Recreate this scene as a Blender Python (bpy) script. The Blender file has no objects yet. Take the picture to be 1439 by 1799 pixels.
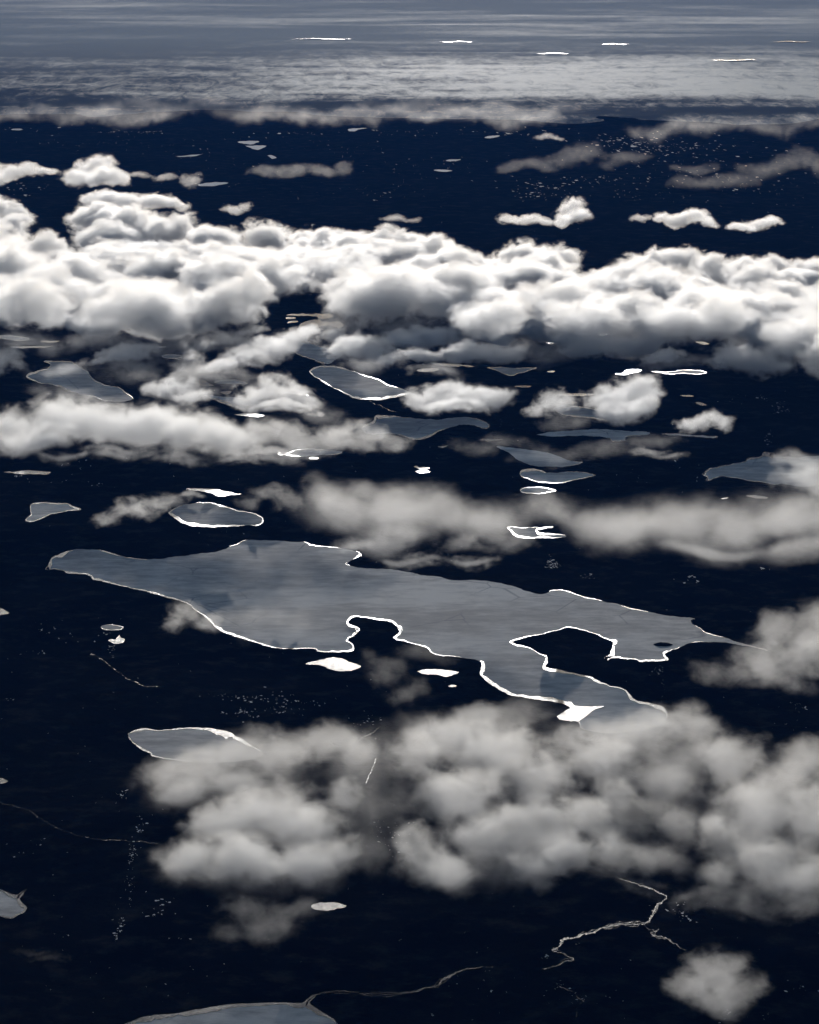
# Aerial view from about 10 km up: thawing lakes on dark tundra, broken cloud, an ice cap beyond.  1 unit = 1 metre
import bpy, bmesh, math, random
import numpy as np
from mathutils import Vector, kdtree

scene = bpy.context.scene
C = scene.collection

# ---------------------------------------------------------------- camera
CAMH = 10000.0
DC = 12.5                       # degrees the view looks down
F = 5375.0                      # focal length in photo pixels (photo 1439 x 1799)
cam = bpy.data.cameras.new('camera')
cam_o = bpy.data.objects.new('camera', cam)
C.objects.link(cam_o)
cam_o.location = (0, 0, CAMH)
cam_o.rotation_euler = (math.radians(90 - DC), 0, 0)
cam.sensor_fit = 'VERTICAL'
cam.sensor_height = 36
cam.lens = F / 1799 * 36
cam.clip_start = 10
cam.clip_end = 3e6
scene.camera = cam_o

# ---------------------------------------------------------------- sky, sun, exposure
SUN_EL, SUN_AZ = 10.5, 1.0
world = bpy.data.worlds.new('World')
scene.world = world
world.use_nodes = True
wn = world.node_tree
bg = wn.nodes['Background']
sky = wn.nodes.new('ShaderNodeTexSky')
sky.sky_type = 'NISHITA'
sky.sun_disc = False
sky.sun_elevation = math.radians(SUN_EL)
sky.sun_rotation = math.radians(SUN_AZ)
sky.dust_density = 0.7
sky.ozone_density = 2.0
wn.links.new(sky.outputs[0], bg.inputs[0])
bg.inputs[1].default_value = 0.15
sun = bpy.data.lights.new('sun', 'SUN')
sun.energy = 2.9
sun.angle = math.radians(0.5)
sun.color = (1, 0.967, 0.93)
sun_o = bpy.data.objects.new('sun', sun)
C.objects.link(sun_o)
e, a = math.radians(SUN_EL), math.radians(SUN_AZ)
sun_o.rotation_euler = Vector((math.sin(a) * math.cos(e), math.cos(a) * math.cos(e), math.sin(e))).to_track_quat('Z', 'Y').to_euler()
sun_o.location = (0, 0, 12000)
scene.view_settings.view_transform = 'Standard'
scene.view_settings.look = 'None'
scene.view_settings.exposure = -1.0
scene.view_settings.gamma = 1
cy = scene.cycles
cy.volume_bounces = 6
cy.max_bounces = 7
cy.use_adaptive_sampling = True
cy.adaptive_threshold = 0.08
cy.use_denoising = True
cy.volume_max_steps = 256
cy.sample_clamp_indirect = 4

# ---------------------------------------------------------------- helpers
DCR = math.radians(DC)


def at(u, v, z=0.0):
    """photo pixel + altitude -> point, and metres along the view axis"""
    x = (u - 719.5) / F
    y = (899.5 - v) / F
    r = (x, math.cos(DCR) + y * math.sin(DCR), -math.sin(DCR) + y * math.cos(DCR))
    t = (CAMH - z) / (-r[2])
    return Vector((r[0] * t, r[1] * t, z)), t


def tag(o, label=None, cat=None, group=None, kind=None):
    if label: o['label'] = label
    if cat: o['category'] = cat
    if group: o['group'] = group
    if kind: o['kind'] = kind
    return o


def mesh_obj(name, verts, faces, mat, parent=None, origin=None, tri=False, smooth=False):
    me = bpy.data.meshes.new(name)
    if origin is not None:
        verts = [(v[0] - origin[0], v[1] - origin[1], v[2] - origin[2]) for v in verts]
    me.from_pydata(verts, [], faces)
    if tri:
        bm = bmesh.new(); bm.from_mesh(me)
        bmesh.ops.triangulate(bm, faces=bm.faces[:])
        for f in bm.faces:
            f.normal_update()
            if f.normal.z < 0: f.normal_flip()
        bm.to_mesh(me); bm.free()
    if smooth:
        me.polygons.foreach_set('use_smooth', [True] * len(me.polygons))
    me.update()
    if mat: me.materials.append(mat)
    o = bpy.data.objects.new(name, me)
    C.objects.link(o)
    if parent is not None: o.parent = parent
    elif origin is not None: o.location = origin
    return o


def empty(name, loc):
    o = bpy.data.objects.new(name, None)
    o.location = loc
    o.empty_display_size = 200
    C.objects.link(o)
    return o


class NT:
    """tiny node-tree writer"""
    def __init__(self, name):
        self.m = bpy.data.materials.new(name)
        self.m.use_nodes = True
        self.t = self.m.node_tree
        self.t.nodes.clear()
        self.out = self.n('ShaderNodeOutputMaterial')

    def n(self, kind, **kw):
        x = self.t.nodes.new(kind)
        for k, v in kw.items(): setattr(x, k, v)
        return x

    def l(self, a, b): self.t.links.new(a, b)

    def put(self, sock, x):
        if x is None: return
        if isinstance(x, (int, float)):
            sock.default_value = (x,) * 3 if sock.type == 'VECTOR' else x
        elif isinstance(x, (tuple, list)):
            sock.default_value = x
        else: self.l(x, sock)

    def vm(self, op, a, b=None, c=None):
        x = self.n('ShaderNodeVectorMath', operation=op)
        for i, s in enumerate((a, b, c)): self.put(x.inputs[i], s)
        return x.outputs['Value'] if op == 'LENGTH' else x.outputs[0]

    def mt(self, op, a, b=None, c=None):
        x = self.n('ShaderNodeMath', operation=op)
        for i, s in enumerate((a, b, c)): self.put(x.inputs[i], s)
        return x.outputs[0]

    def ss(self, x, lo, hi, a=0.0, b=1.0):
        r = self.n('ShaderNodeMapRange', interpolation_type='SMOOTHSTEP')
        self.l(x, r.inputs[0])
        r.inputs[1].default_value = lo; r.inputs[2].default_value = hi
        r.inputs[3].default_value = a; r.inputs[4].default_value = b
        return r.outputs[0]

    def pos(self): return self.n('ShaderNodeNewGeometry').outputs['Position']

    def noise(self, vec, size, detail=4, rough=.55, off=(0, 0, 0), stretch=(1, 1, 1), dist=0):
        x = self.n('ShaderNodeTexNoise')
        x.inputs['Scale'].default_value = 1.0
        x.inputs['Detail'].default_value = detail
        x.inputs['Roughness'].default_value = rough
        x.inputs['Distortion'].default_value = dist
        self.l(self.vm('MULTIPLY_ADD', vec, tuple(s / size for s in stretch), off), x.inputs['Vector'])
        return x.outputs[0]

    def mix(self, f, a, b):
        x = self.n('ShaderNodeMix', data_type='RGBA')
        self.put(x.inputs[0], f)
        for i, s in ((6, a), (7, b)):
            if isinstance(s, tuple): x.inputs[i].default_value = (*s, 1) if len(s) == 3 else s
            else: self.l(s, x.inputs[i])
        return x.outputs[2]

    def pbr(self, col, rough=.9, spec=.0, normal=None, ior=None):
        b = self.n('ShaderNodeBsdfPrincipled')
        if isinstance(col, tuple): b.inputs['Base Color'].default_value = (*col, 1)
        else: self.l(col, b.inputs['Base Color'])
        self.put(b.inputs['Roughness'], rough)
        self.put(b.inputs['Specular IOR Level'], spec)
        if ior: b.inputs['IOR'].default_value = ior
        if normal is not None: self.l(normal, b.inputs['Normal'])
        self.l(b.outputs[0], self.out.inputs['Surface'])
        return self.m

    def bump(self, h, strength, dist):
        b = self.n('ShaderNodeBump')
        b.inputs['Strength'].default_value = strength
        b.inputs['Distance'].default_value = dist
        self.l(h, b.inputs['Height'])
        return b.outputs[0]


# numpy value noise used to shape the terrain
_rs = np.random.RandomState(5)
_tab = _rs.rand(256, 256)


def vnoise(x, y):
    xi = np.floor(x).astype(int); yi = np.floor(y).astype(int)
    fx = x - xi; fy = y - yi
    fx = fx * fx * (3 - 2 * fx); fy = fy * fy * (3 - 2 * fy)
    g = lambda i, j: _tab[(xi + i) & 255, (yi + j) & 255]
    return (g(0, 0) * (1 - fx) + g(1, 0) * fx) * (1 - fy) + (g(0, 1) * (1 - fx) + g(1, 1) * fx) * fy


def fbm(x, y, oct=4, gain=.5):
    s = 0; a = 1; t = 0
    for i in range(oct):
        s = s + a * vnoise(x * 2 ** i + 17.3 * i, y * 2 ** i + 5.1 * i); t += a; a *= gain
    return s / t

# ---------------------------------------------------------------- lake shores, in photo pixels on the plain (altitude 0)
# (name, label, category, outline [(u, v, width of the open water along this shore)], kind of surface)
# surface: 'ice' = ice sheet with a moat of open water, 'water' = open water only
LAKES = [
 ('frozen_lake', 'largest frozen lake, grey ice with thin bright rim and two dark peninsulas cut into its near shore', 'lake', 'ice', [
  (80,1000,6),(86,990,6),(95,978,6),(115,970,5),(130,966,0),(172,966,0),(183,968,2.5),(203,974,2.5),(215,978,0),(230,980,1.2),(245,982,1),(265,983,0),(285,982,0),(320,977,0),
  (360,972,0),(385,968,0),(403,961,0),(415,957,2.5),(428,950,2),(436,949,0),(450,949,0),(480,950,0),(530,952,0),(545,957,2),(560,959,1.5),(600,964,0),(625,969,0),(635,976,2.5),(625,981,2.5),
  (612,988,0),(609,992,.8),(620,995,.5),(655,999,0),(700,1002,0),(737,1010,0),(775,1014,0),(792,1019,0),(825,1019,0),(875,1024,0),(905,1031,0),(932,1040,0),(952,1044,0),
  (965,1040,0),(975,1037,1),(1002,1040,1),(1020,1047,1),(1050,1054,1),(1060,1057,0),(1085,1061,0),(1110,1070,.6),(1150,1077,0),(1192,1084,0),(1221,1087,0),(1214,1090,0),(1217,1097,0),
  (1232,1105,2),(1241,1112,2),(1275,1121,0),(1315,1133,0),(1350,1143,0),(1310,1135,0),(1277,1129,0),(1240,1128,0),(1212,1130,1),(1195,1137,2),(1177,1144,2),(1168,1149,5),(1174,1158,4),
  (1165,1161,2),(1125,1163,3),(1117,1159,2),(1080,1156,4),(1062,1157,6),(1072,1150,7),(1076,1137,8),(1077,1129,7),(1062,1122,2),(1040,1112,1),(1017,1106,1),(999,1102,1),
  (982,1107,1),(960,1112,1),(937,1117,1),(912,1124,2),(897,1129,3),(920,1135,1.5),(937,1142,1),(952,1150,1),(961,1154,6),(962,1165,7),(958,1172,6),(982,1177,4),(1012,1184,4),
  (1037,1189,4),(1067,1203,4),(1085,1207,1.5),(1100,1213,4),(1115,1229,7),(1130,1234,6),(1162,1241,6),(1173,1256,5),(1163,1272,0),(1120,1284,0),(1060,1288,0),(1022,1280,0),(1016,1268,3),
  (1000,1267,3),(990,1266,3),(979,1260,3),(990,1252,6),(1001,1245,8),(996,1240,7),(977,1234,6),(950,1230,6),(910,1224,6),(885,1216,6),(865,1205,6),(850,1192,7),(843,1182,6),(846,1166,6),
  (838,1160,0),(800,1154,1),(775,1152,1),(758,1147,2),(748,1138,3),(725,1131,1),(714,1128,2),(700,1125,3),(691,1120,5),(702,1111,7),(700,1106,7),(701,1103,6),(690,1095,4),(675,1091,3),(645,1086,2),(625,1084,2),
  (614,1090,4),(612,1095,5),(625,1101,3),(632,1106,6),(624,1115,4),(613,1121,4),(612,1127,2),(620,1133,2),(622,1141,4),(615,1145,4),(580,1146,3),(557,1144,2),(552,1140,1),(500,1140,2),
  (467,1135,3.5),(435,1125,3.5),(395,1112,3.5),(382,1105,5),(372,1095,4),(347,1075,2),(326,1059,3),(310,1054,4),(285,1047,3),(260,1040,2.5),(235,1035,2),(220,1031,2.5),(190,1024,2.5),(170,1020,3.5),
  (162,1017,6),(160,1013,4),(145,1009,2.5),(119,1007,2.5),(110,1002,0),(92,1000,1)]),
 ('frozen_lake', 'grey frozen lake widening to the left above the long left cloud, white slivers on its near shore', 'lake', 'ice', [
  (77,635,1.5),(115,635,1),(130,638,1.5),(140,645,1),(155,653,1),(165,667,2.5),(182,675,2),(195,679,0),(210,681,1),(224,692,1),(232,702,0),(200,706,0),(160,697,2),(145,694,0),(128,689,0),(120,688,4),(108,681,3),(95,677,1),(80,674,0),(62,670,2),(46,661,4),
  (65,652,4),(76,649,3),(86,645,1),(88,640,1)]),
 ('frozen_lake', 'dark grey frozen lake under the low black ridge, with a pale near shore running to a point', 'lake', 'ice', [
  (544,652,4),(555,645,3),(571,643,4),(598,645,2.5),(609,649,1.5),(626,654,0),(644,661,1),(670,669,1),(679,675,1.5),(700,681,0),(720,690,0),(704,696,4),(679,701,5),(665,703,5),(640,702,4.5),(623,700,4),(609,693,2.5),(598,687,1.5),
  (585,681,0),(576,676,2),(562,666.5,2.5),(550,660,1)]),
 ('frozen_lake', 'grey frozen lake arched like a bow with a bright white patch at its left end', 'lake', 'ice', [
  (656,739,7),(660,731,7),(677,730,7),(700,732.5,1),(727,735,0),(760,737,0),(780,736,0),(795,734.5,0),(820,733,0),(837,736,1),(850,740.5,1),(860,746,1.5),(856,753,2),(845,752,1),(832,747.5,.5),(817,746,0),(800,749,0),
  (780,755,.5),(765,762,3),(750,770,4),(725,772.5,3.5),(707,766,1),(680,762,0),(645,762,0),(636,752,0)]),
 ('frozen_lake', 'plain grey lens-shaped frozen lake just above the bright-rimmed one', 'lake', 'ice', [
  (872,785,0),(903,787,0),(943,792,0),(967,797,0),(992,806,0),(1004,810.5,0),(1024,812.6,.8),(1007,818,.6),(976,820,0),(946,820,0),(921,813.5,0),(906,806,0),(894,795,0)]),
 ('frozen_lake', 'club-shaped frozen lake completely ringed by a bright rim, fattest at its left end', 'lake', 'ice', [
  (917,826,3),(934,824,5),(952,827,5),(961,831,1.5),(1001,829,1),(1022,830,1),(1045,835,3),(1034,838.6,1.2),(1007,844,1),(986,848.7,1),(958,847.8,1.2),(934,844,1.6),(915,836.5,2.4)]),
 ('frozen_lake', 'small oval frozen lake with a bright rim just below the club-shaped one', 'lake', 'ice', [
  (914,861,1.5),(924,857,1),(958,857,1.5),(976,861,3),(973,864,2),(958,867,1),(934,867,1),(918,865.5,1.5)]),
 ('frozen_lake', 'pale shallow lake showing through the grey cloud band right of centre', 'lake', 'ice', [
  (891,926.7,2),(909,926.7,1),(943,926.7,2),(973,926,1),(946,931,4),(952,936,5),(995,942,0),(958,945.6,3),(924,946,4),(906,942,4),(897,933,3)]),
 ('frozen_lake', 'rippled grey frozen lake at the right edge, narrowing left to bright white tips', 'lake', 'ice', [
  (1234,834,4),(1239,830,3),(1246.6,823,2),(1255.6,822,2),(1273.6,818,.6),(1295,814,.4),(1309.6,811,1),(1313,806,3),(1324,803.7,3),(1336.6,802,1),(1342,795,9),(1360,796,9),(1362,800,5),(1400,804,0),(1439,801,0),(1475,808,0),
  (1475,850,0),(1439,853,0),(1410,856,0),(1378,850,0),(1360,851.8,.5),(1342,848,.5),(1309.6,843.7,.5),(1291.6,840,.4),(1273.6,837,.4),(1261,839,.6),(1246.6,844.6,2),(1240,843.7,4),(1243,839,3)]),
 ('frozen_lake', 'small frozen lake like a boot at the left, outlined by a thin bright rim', 'lake', 'ice', [
  (45,915,1.5),(50,908,1),(55,903,1),(53,893,1.5),(57,885,1.5),(77,883,1.5),(117,885,2),(130,890,3),(142,895.7,3),(117,898,1),(93,903,.8),(73,911.7,1.2),(60,915.7,1)]),
 ('frozen_lake', 'lens-shaped frozen lake with a thick white crescent of open water on its near side', 'lake', 'ice', [
  (297,900,1.5),(320,888,0),(343,884,0),(373,884,1),(385,887,2.5),(400,891.7,1),(415,896,2),(450,903,2),(462.7,914,2),(455,923,2.5),(440,923,1),(413,925,3),(376.7,926.7,3.5),(340,925,6),(317,918,6.5),(302,906.7,5)]),
 ('frozen_lake', 'blue-grey frozen lake half under the near left cloud, pinkish open water on its far right shore', 'lake', 'ice', [
  (225.5,1289.5,1),(235,1284.5,4),(252.5,1280,4),(270,1283,1.5),(300,1282,2),(322.5,1280,3),(350,1279,8),(367.5,1280,12),(385,1283,13),(405,1287.5,12),(412.5,1293,10),(435,1305.5,6),(462,1325,0),(430,1336,0),(350,1340,0),(275,1331,3),
  (265,1325,4),(245,1314.5,3),(232.5,1305,1),(227.5,1297.5,1)]),
 ('frozen_lake', 'small ragged frozen lake cut by the left edge low in the picture', 'lake', 'ice', [
  (-25,1560,4),(0,1563,3),(10,1567,6),(30,1573,8),(40,1567,3),(47,1563,1),(37,1572,4),(34,1579,6),(39,1587,6),(47,1596,4),(40,1605,4),(26,1611,3),(20,1614,2),(0,1610,2),(-25,1606,2)]),
 ('frozen_lake', 'frozen lake cut off by the bottom edge, mottled blue ice behind a broad pink band', 'lake', 'ice', [
  (200,1812,8),(222,1799,8),(250,1788,8),(285,1783,8),(320,1780,9),(370,1770,9),(430,1764,8),(500,1762,7),(528,1763,8),(538,1757,5),(545,1752,4),(555,1749,2),(548,1757,5),(545,1764,8),(560,1775,7),(580,1787,6),(597,1805,5),(610,1830,0),(400,1850,0),(220,1840,0)]),
 ('frozen_lake', 'long thin frozen lake like a leaf, right of centre above a dark plain', 'lake', 'ice', [
  (943,763.7,0),(970,759,0),(992,757,0),(1039,754,0),(1082,755.8,0),(1122,757.6,0),(1142,761,0),(1122,765.6,0),(1100,768,.5),(1098,775,2),(1076,776,1),(1070,770,0),(1043,767,0),(1017,765.6,0),(985,767,0)]),
 ('frozen_lake', 'narrow grey sliver of frozen lake lying just right of the leaf-shaped lake', 'lake', 'ice', [
  (1163,762,1),(1194,762,1),(1230,765,1),(1261,767,1.5),(1244.6,770,1),(1208.5,767,.8),(1172,764.5,1)]),
 ('frozen_lake', 'round frozen lake ringed by a thin pale rim, partly under the puffy cloud right of centre', 'lake', 'ice', [
  (976,722,2),(992,716,1),(1014,714,1),(1039,718,1),(1064,724,1),(1089.5,731,2),(1082,737,2.5),(1060.6,739,2),(1028,734,1.5),(996,730.6,2)]),
 ('frozen_lake', 'grey frozen lake shaped like a wide letter V under the ragged cloud edge', 'lake', 'ice', [
  (856,646,1),(900,646.5,0),(942.5,646,1),(930,651,.5),(917.5,655,.5),(897.5,660.5,1),(882.5,656,.5),(870,650,.5)]),
 ('frozen_lake', 'pale winding frozen lake left of the round cloud, right of centre, with a thin double shore', 'lake', 'ice', [
  (1145,653,1),(1172,653.8,.6),(1201,650,.5),(1226.5,651,.6),(1241.7,654.5,1),(1226.5,658,.6),(1200,656,.4),(1179.6,658,1.4),(1165,656,1)]),
 ('frozen_lake', 'grey frozen lake under drifting cloud directly beneath the whitest lake', 'lake', 'ice', [
  (492,613,0),(515,606,0),(540,600,2.5),(560,607,2.5),(580,610,2),(600,604,0),(612,612,0),(590,632,0),(575,640,2),(562,636,1.5),(545,631,1),(525,624,.8),(510,617,.8)]),
 ('frozen_lake', 'small lake ringed by a bright rim among ponds left of centre', 'lake', 'ice', [
  (375.6,672,1.6),(392,668,1.5),(411.7,667,1.6),(434,672,2),(431,675.6,1.6),(403,675,1.2)]),
 ('frozen_lake', 'grey lake with a curved bright near shore, crossed by wisps of cloud left of centre', 'lake', 'ice', [
  (353,697,1),(367,693.7,1),(403,698,0),(464.5,707,0),(439.5,714,2),(425.6,716.5,3),(403,713,4.5),(381,704.5,4)]),
 ('frozen_lake', 'half hidden small grey lake with bright crescents, below the long left cloud', 'lake', 'ice', [
  (488,796,4),(500,796,4),(516,792,1),(530,789,3),(548,788.5,2),(575,791,0),(600,793,0),(595,798,.6),(570,799,0),(545,801,0),(522,802,3),(508,801,4)]),
 ('frozen_lake', 'small ring-shaped frozen pond above snow flecks on the dark left plain', 'lake', 'ice', [
  (177,1102,1.4),(186,1098,1.4),(205,1099,1.4),(217,1103,2),(210,1107,1.6),(195,1108,1.6),(184,1107,1.6)]),
 ('frozen_lake', 'pale tan flat frozen lake at the far left edge under the great cloud bank', 'lake', 'ice', [
  (-6,590,1),(2,589,1),(51,594,1),(40,599,1),(17,597,1),(-4,594,1)]),
 ('frozen_lake', 'little round frozen lake with a dark middle beside a torn cloud, upper left', 'lake', 'ice', [
  (284,625.5,1.5),(297,623,1),(315,624,1),(322,627,1),(310,630.5,1.6),(292,630,1.8)]),
 ('pond', 'open white lake, the most dazzling one, in the gap under the great cloud bank', 'lake', 'water', [
  (525,573),(537,565),(562,561),(566,565),(584,566),(595,566),(603.5,572),(594,576),(580,572),(562,574),(560,577),(569,579),(556,581),(540,580),(531,578)]),
 ('pond', 'thin pale water streak with a notch, on the far side of the dazzling open lake', 'lake', 'water', [
  (503,554),(520,552),(537,551.5),(556,551),(576,551),(587,555),(576,559),(560,560),(556,556),(535,555)]),
 ('pond', 'tiny white pond to the left of the dazzling open lake, lower of a pair', 'pond', 'water', [(505,567),(511,564),(523,564),(522,566.5),(510,567.5)]),
 ('pond', 'tiny white pond to the left of the dazzling open lake, upper of a pair', 'pond', 'water', [(502,558.5),(507,557),(518,557.5),(519,560),(505,560.5)]),
 ('pond', 'bright white pond shaped like a small anvil under the cloud bank right of centre', 'pond', 'water', [
  (1046,583),(1053,581),(1075,581),(1071,584),(1071,588),(1062,589.5),(1054,588),(1053,585)]),
 ('pond', 'short bright pond seen through a gap left of the anvil-shaped pond', 'pond', 'water', [(960,602),(968,600.5),(975,602.5),(968,604.5)]),
 ('pond', 'faint flat pond in a cloud gap upper right', 'pond', 'water', [(1222,600),(1236,600.5),(1246,604),(1236,605.5),(1228,603)]),
 ('pond', 'long white crescent pond touching the ragged cloud edge in the centre', 'pond', 'water', [
  (760,639),(772,638.5),(810,640.5),(812,643),(795,644),(776,642.5)]),
 ('pond', 'short white dash of water at the right end of the crescent pond', 'pond', 'water', [(815,641),(826,642),(832,644),(822,645),(815,643.5)]),
 ('pond', 'flat grey-white pond below the left tip of the crescent pond', 'pond', 'water', [(732,651),(745,647.5),(770,648),(765,652),(745,653.5)]),
 ('pond', 'short white pond on the bare plain below the V-shaped lake', 'pond', 'water', [(904,679),(916,677.5),(932,678),(931,680),(918,681)]),
 ('pond', 'very small white pond right of the V-shaped lake', 'pond', 'water', [(961,653),(968,651.5),(976,652.5),(970,654.5)]),
 ('pond', 'thin pale pond streak near the top of the puffy cloud right of centre', 'pond', 'water', [(985,693),(1005,691.5),(1046,693.5),(1025,696),(1000,695)]),
 ('pond', 'dull short pond above the round frozen lake', 'pond', 'water', [(978,706),(990,704.5),(1014,706.5),(1000,710),(985,708)]),
 ('pond', 'grey winding pond with a bright left tip above the puffy cloud', 'pond', 'water', [(1080,656.5),(1092,656),(1100,650),(1112,648.5),(1127,650),(1122,653.8),(1108,656),(1098,659)]),
 ('pond', 'small bright pond by itself on the right-hand plain above the lone small cloud', 'pond', 'water', [(1222,707.5),(1229,706.5),(1237,709),(1241,712),(1232,712.5),(1226,710)]),
 ('pond', 'faint dash of water on the right-hand plain above the small bright pond', 'pond', 'water', [(1194,694.5),(1210,694),(1219,696.3),(1204,696.8)]),
 ('pond', 'white open pond shaped like a whale at left, in thin cloud', 'pond', 'water', [(326,669),(340,666),(356,667),(365,672),(377,677.6),(359,679),(345,674.5)]),
 ('pond', 'small white triangular pond among the left-centre clouds', 'pond', 'water', [(387,689),(396,687.5),(406,687),(405,690.5),(400,693),(393,692)]),
 ('pond', 'tan flat pond below the left-centre clouds', 'pond', 'water', [(411,728),(435,726.5),(463,729),(459,732.5),(430,731)]),
 ('pond', 'thin tapering pale pond in cloud left of the dark ridge', 'pond', 'water', [(497,690.5),(515,689.5),(536,692),(542,695),(520,693)]),
 ('pond', 'white spindle pond at the left edge, lower of two bright ones', 'pond', 'water', [(18,610),(37,608.3),(80,608),(95,607),(76,611),(45,612)]),
 ('pond', 'white spindle pond at upper left, the higher and shorter of two bright ones', 'pond', 'water', [(70,600),(82,598.7),(104,599),(98,601.5),(80,601.5)]),
 ('pond', 'short grey dash of water above the little round frozen lake', 'pond', 'water', [(276,609.5),(284,608.5),(292,609.5),(284,611.3)]),
 ('pond', 'long pale wedge of water at the left edge on the dark plain', 'pond', 'water', [(7,830),(30,828),(47,826.5),(87,829),(80,834),(50,833),(30,833)]),
 ('pond', 'pure white open pond like a bird above the lens-shaped lake with the crescent', 'pond', 'water', [(327,859),(350,858.5),(383,860),(393,863),(425,868),(405,870),(390,872.5),(378,870),(370,866),(350,862.5)]),
 ('pond', 'pale open pond shaped like a fish just below the largest lake', 'pond', 'water', [(537,1166),(556,1161),(580,1156),(592,1156),(605,1159),(620,1165),(634,1171),(620,1177.5),(600,1179),(588,1178),(570,1171),(552,1168)]),
 ('pond', 'dim grey pond between two dark peninsulas, right of the fish-shaped pond', 'pond', 'water', [(733,1180),(745,1176.5),(765,1176),(790,1178),(806,1181),(797,1185),(786,1189),(770,1186),(750,1185)]),
 ('pond', 'tiny white pond below the dim grey pond', 'pond', 'water', [(788,1205),(794,1203.5),(802,1205),(798,1207),(790,1207)]),
 ('pond', 'pinkish rounded pond on the dark ground below the near left cloud', 'pond', 'water', [(547,1592),(553,1588),(570,1586),(596,1587),(608,1591),(604,1595),(592,1596),(585,1599),(560,1599),(549,1596)]),
 ('pond', 'white twin pond on the dark centre plain, lower of the pair', 'pond', 'water', [(730,828.5),(738,826.5),(750,827),(756,829),(748,831),(736,831)]),
 ('pond', 'white ragged twin pond on the dark centre plain, upper of the pair', 'pond', 'water', [(727,820),(733,818.5),(737,821.5),(752,821),(755,823),(746,825.5),(736,824.5),(732,822)]),
 ('pond', 'white dash of water left of the plain lens-shaped lake', 'pond', 'water', [(843,772.5),(856,771),(883,771.5),(876,774),(862,775.5),(850,774)]),
 ('pond', 'very small white pond between the bow-shaped lake and the white dash of water', 'pond', 'water', [(770,784.5),(779,784),(787,783),(779,786.5),(773,786)]),
 ('pond', 'small white pond touching the near side of the half-hidden lake with crescents', 'pond', 'water', [(543,804.5),(548,803.3),(559,804),(558,806.5),(545,806.5)]),
 ('pond', 'grey streak of water above the right end of the grey cloud band', 'pond', 'water', [(1311,871),(1325,870),(1349,874),(1340,876.3),(1325,875)]),
 ('pond', 'very small grey dash of water left of the grey streak, near the right side', 'pond', 'water', [(1266,876),(1272,874.5),(1280,874),(1276,876.5),(1270,877)]),
 ('pond', 'small grey pond cut by the left edge beside the largest lake', 'pond', 'water', [(-8,1070),(2,1069),(10,1073),(16,1078),(4,1080),(-8,1080)]),
 ('pond', 'small grey pond cut by the left edge, lower down', 'pond', 'water', [(-8,1368),(2,1367),(9,1370),(14,1373),(4,1377),(-8,1376)]),
 ('pond', 'pale three-pointed pond with arms below the ring-shaped frozen pond', 'pond', 'water', [(190,1126),(196,1123),(203,1124),(209,1116),(213,1121),(219,1122),(218,1128),(208,1131),(198,1130)]),
 ('pond', 'far tan wedge-shaped lake, the larger of two, below the ice edge', 'lake', 'water', [(431,256),(450,255.5),(468,256.5),(460,261),(452,263.5),(441,260)]),
 ('pond', 'far tan flat lake just above the wedge-shaped one below the ice edge', 'lake', 'water', [(418,249),(436,247.5),(455,248.5),(450,251),(440,254),(426,252)]),
 ('pond', 'far thin pale lake beside the top of the far left clouds', 'lake', 'water', [(309,274.5),(330,273),(356,270),(345,274),(325,275.5)]),
 ('pond', 'small far white pond low on the left, against dark blue land', 'pond', 'water', [(20,227),(30,226),(40,227),(35,229),(24,229)]),
 ('pond', 'far grey sickle-shaped lake left of the bright central cloud tops', 'lake', 'water', [(348,324.5),(370,321),(402,321.5),(385,325),(362,327)]),
 ('pond', 'far small white pond right of the wedge-shaped far lake', 'pond', 'water', [(470,273.5),(478,273),(486,277),(478,279),(474,276)]),
 ('pond', 'far pale dash of water at centre under the low far cloud', 'pond', 'water', [(612,227),(622,225.5),(640,225),(646,225),(630,227.5),(622,231),(613,230)]),
 ('pond', 'far pale pond near the middle right below a low far cloud', 'pond', 'water', [(851,242),(860,239),(878,238.5),(870,241.5),(858,243)]),
 ('pond', 'far thin streak of water in the centre on dark blue land', 'pond', 'water', [(762,299),(775,298),(795,300),(782,302),(770,301)]),
 ('pond', 'far short pale dash above the far central streak of water', 'pond', 'water', [(783,282),(795,280),(810,280),(800,283),(790,283.5)]),
]

# ---------------------------------------------------------------- the plain: one sheet out to the horizon, flat round the lakes
lake_pts = []
for nm, lb, ct, kd, ol in LAKES:
    pl = [at(p[0], p[1])[0] for p in ol]
    cx = sum(p.x for p in pl) / len(pl); cyy = sum(p.y for p in pl) / len(pl)
    if max(p.x for p in pl) - min(p.x for p in pl) > 900:
        gx = np.arange(min(p.x for p in pl), max(p.x for p in pl), 220); gy = np.arange(min(p.y for p in pl), max(p.y for p in pl), 220)
        GX, GY = np.meshgrid(gx, gy); ins = np.zeros(GX.shape, bool)
        for i, p in enumerate(pl):
            q = pl[i - 1]
            if p.y != q.y: ins ^= ((p.y > GY) != (q.y > GY)) & (GX < (q.x - p.x) * (GY - p.y) / (q.y - p.y) + p.x)
        lake_pts += [(x, y, 0) for x, y in zip(GX[ins], GY[ins])]
    for i, p in enumerate(pl):
        q = pl[(i + 1) % len(pl)]
        n = max(1, int((q - p).length / 150))
        for k in range(n):
            s = p.lerp(q, k / n)
            for f in (1, .75, .5, .25): lake_pts.append((cx + (s.x - cx) * f, cyy + (s.y - cyy) * f, 0))
kd_l = kdtree.KDTree(len(lake_pts))
for i, p in enumerate(lake_pts): kd_l.insert(p, i)
kd_l.balance()


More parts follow.
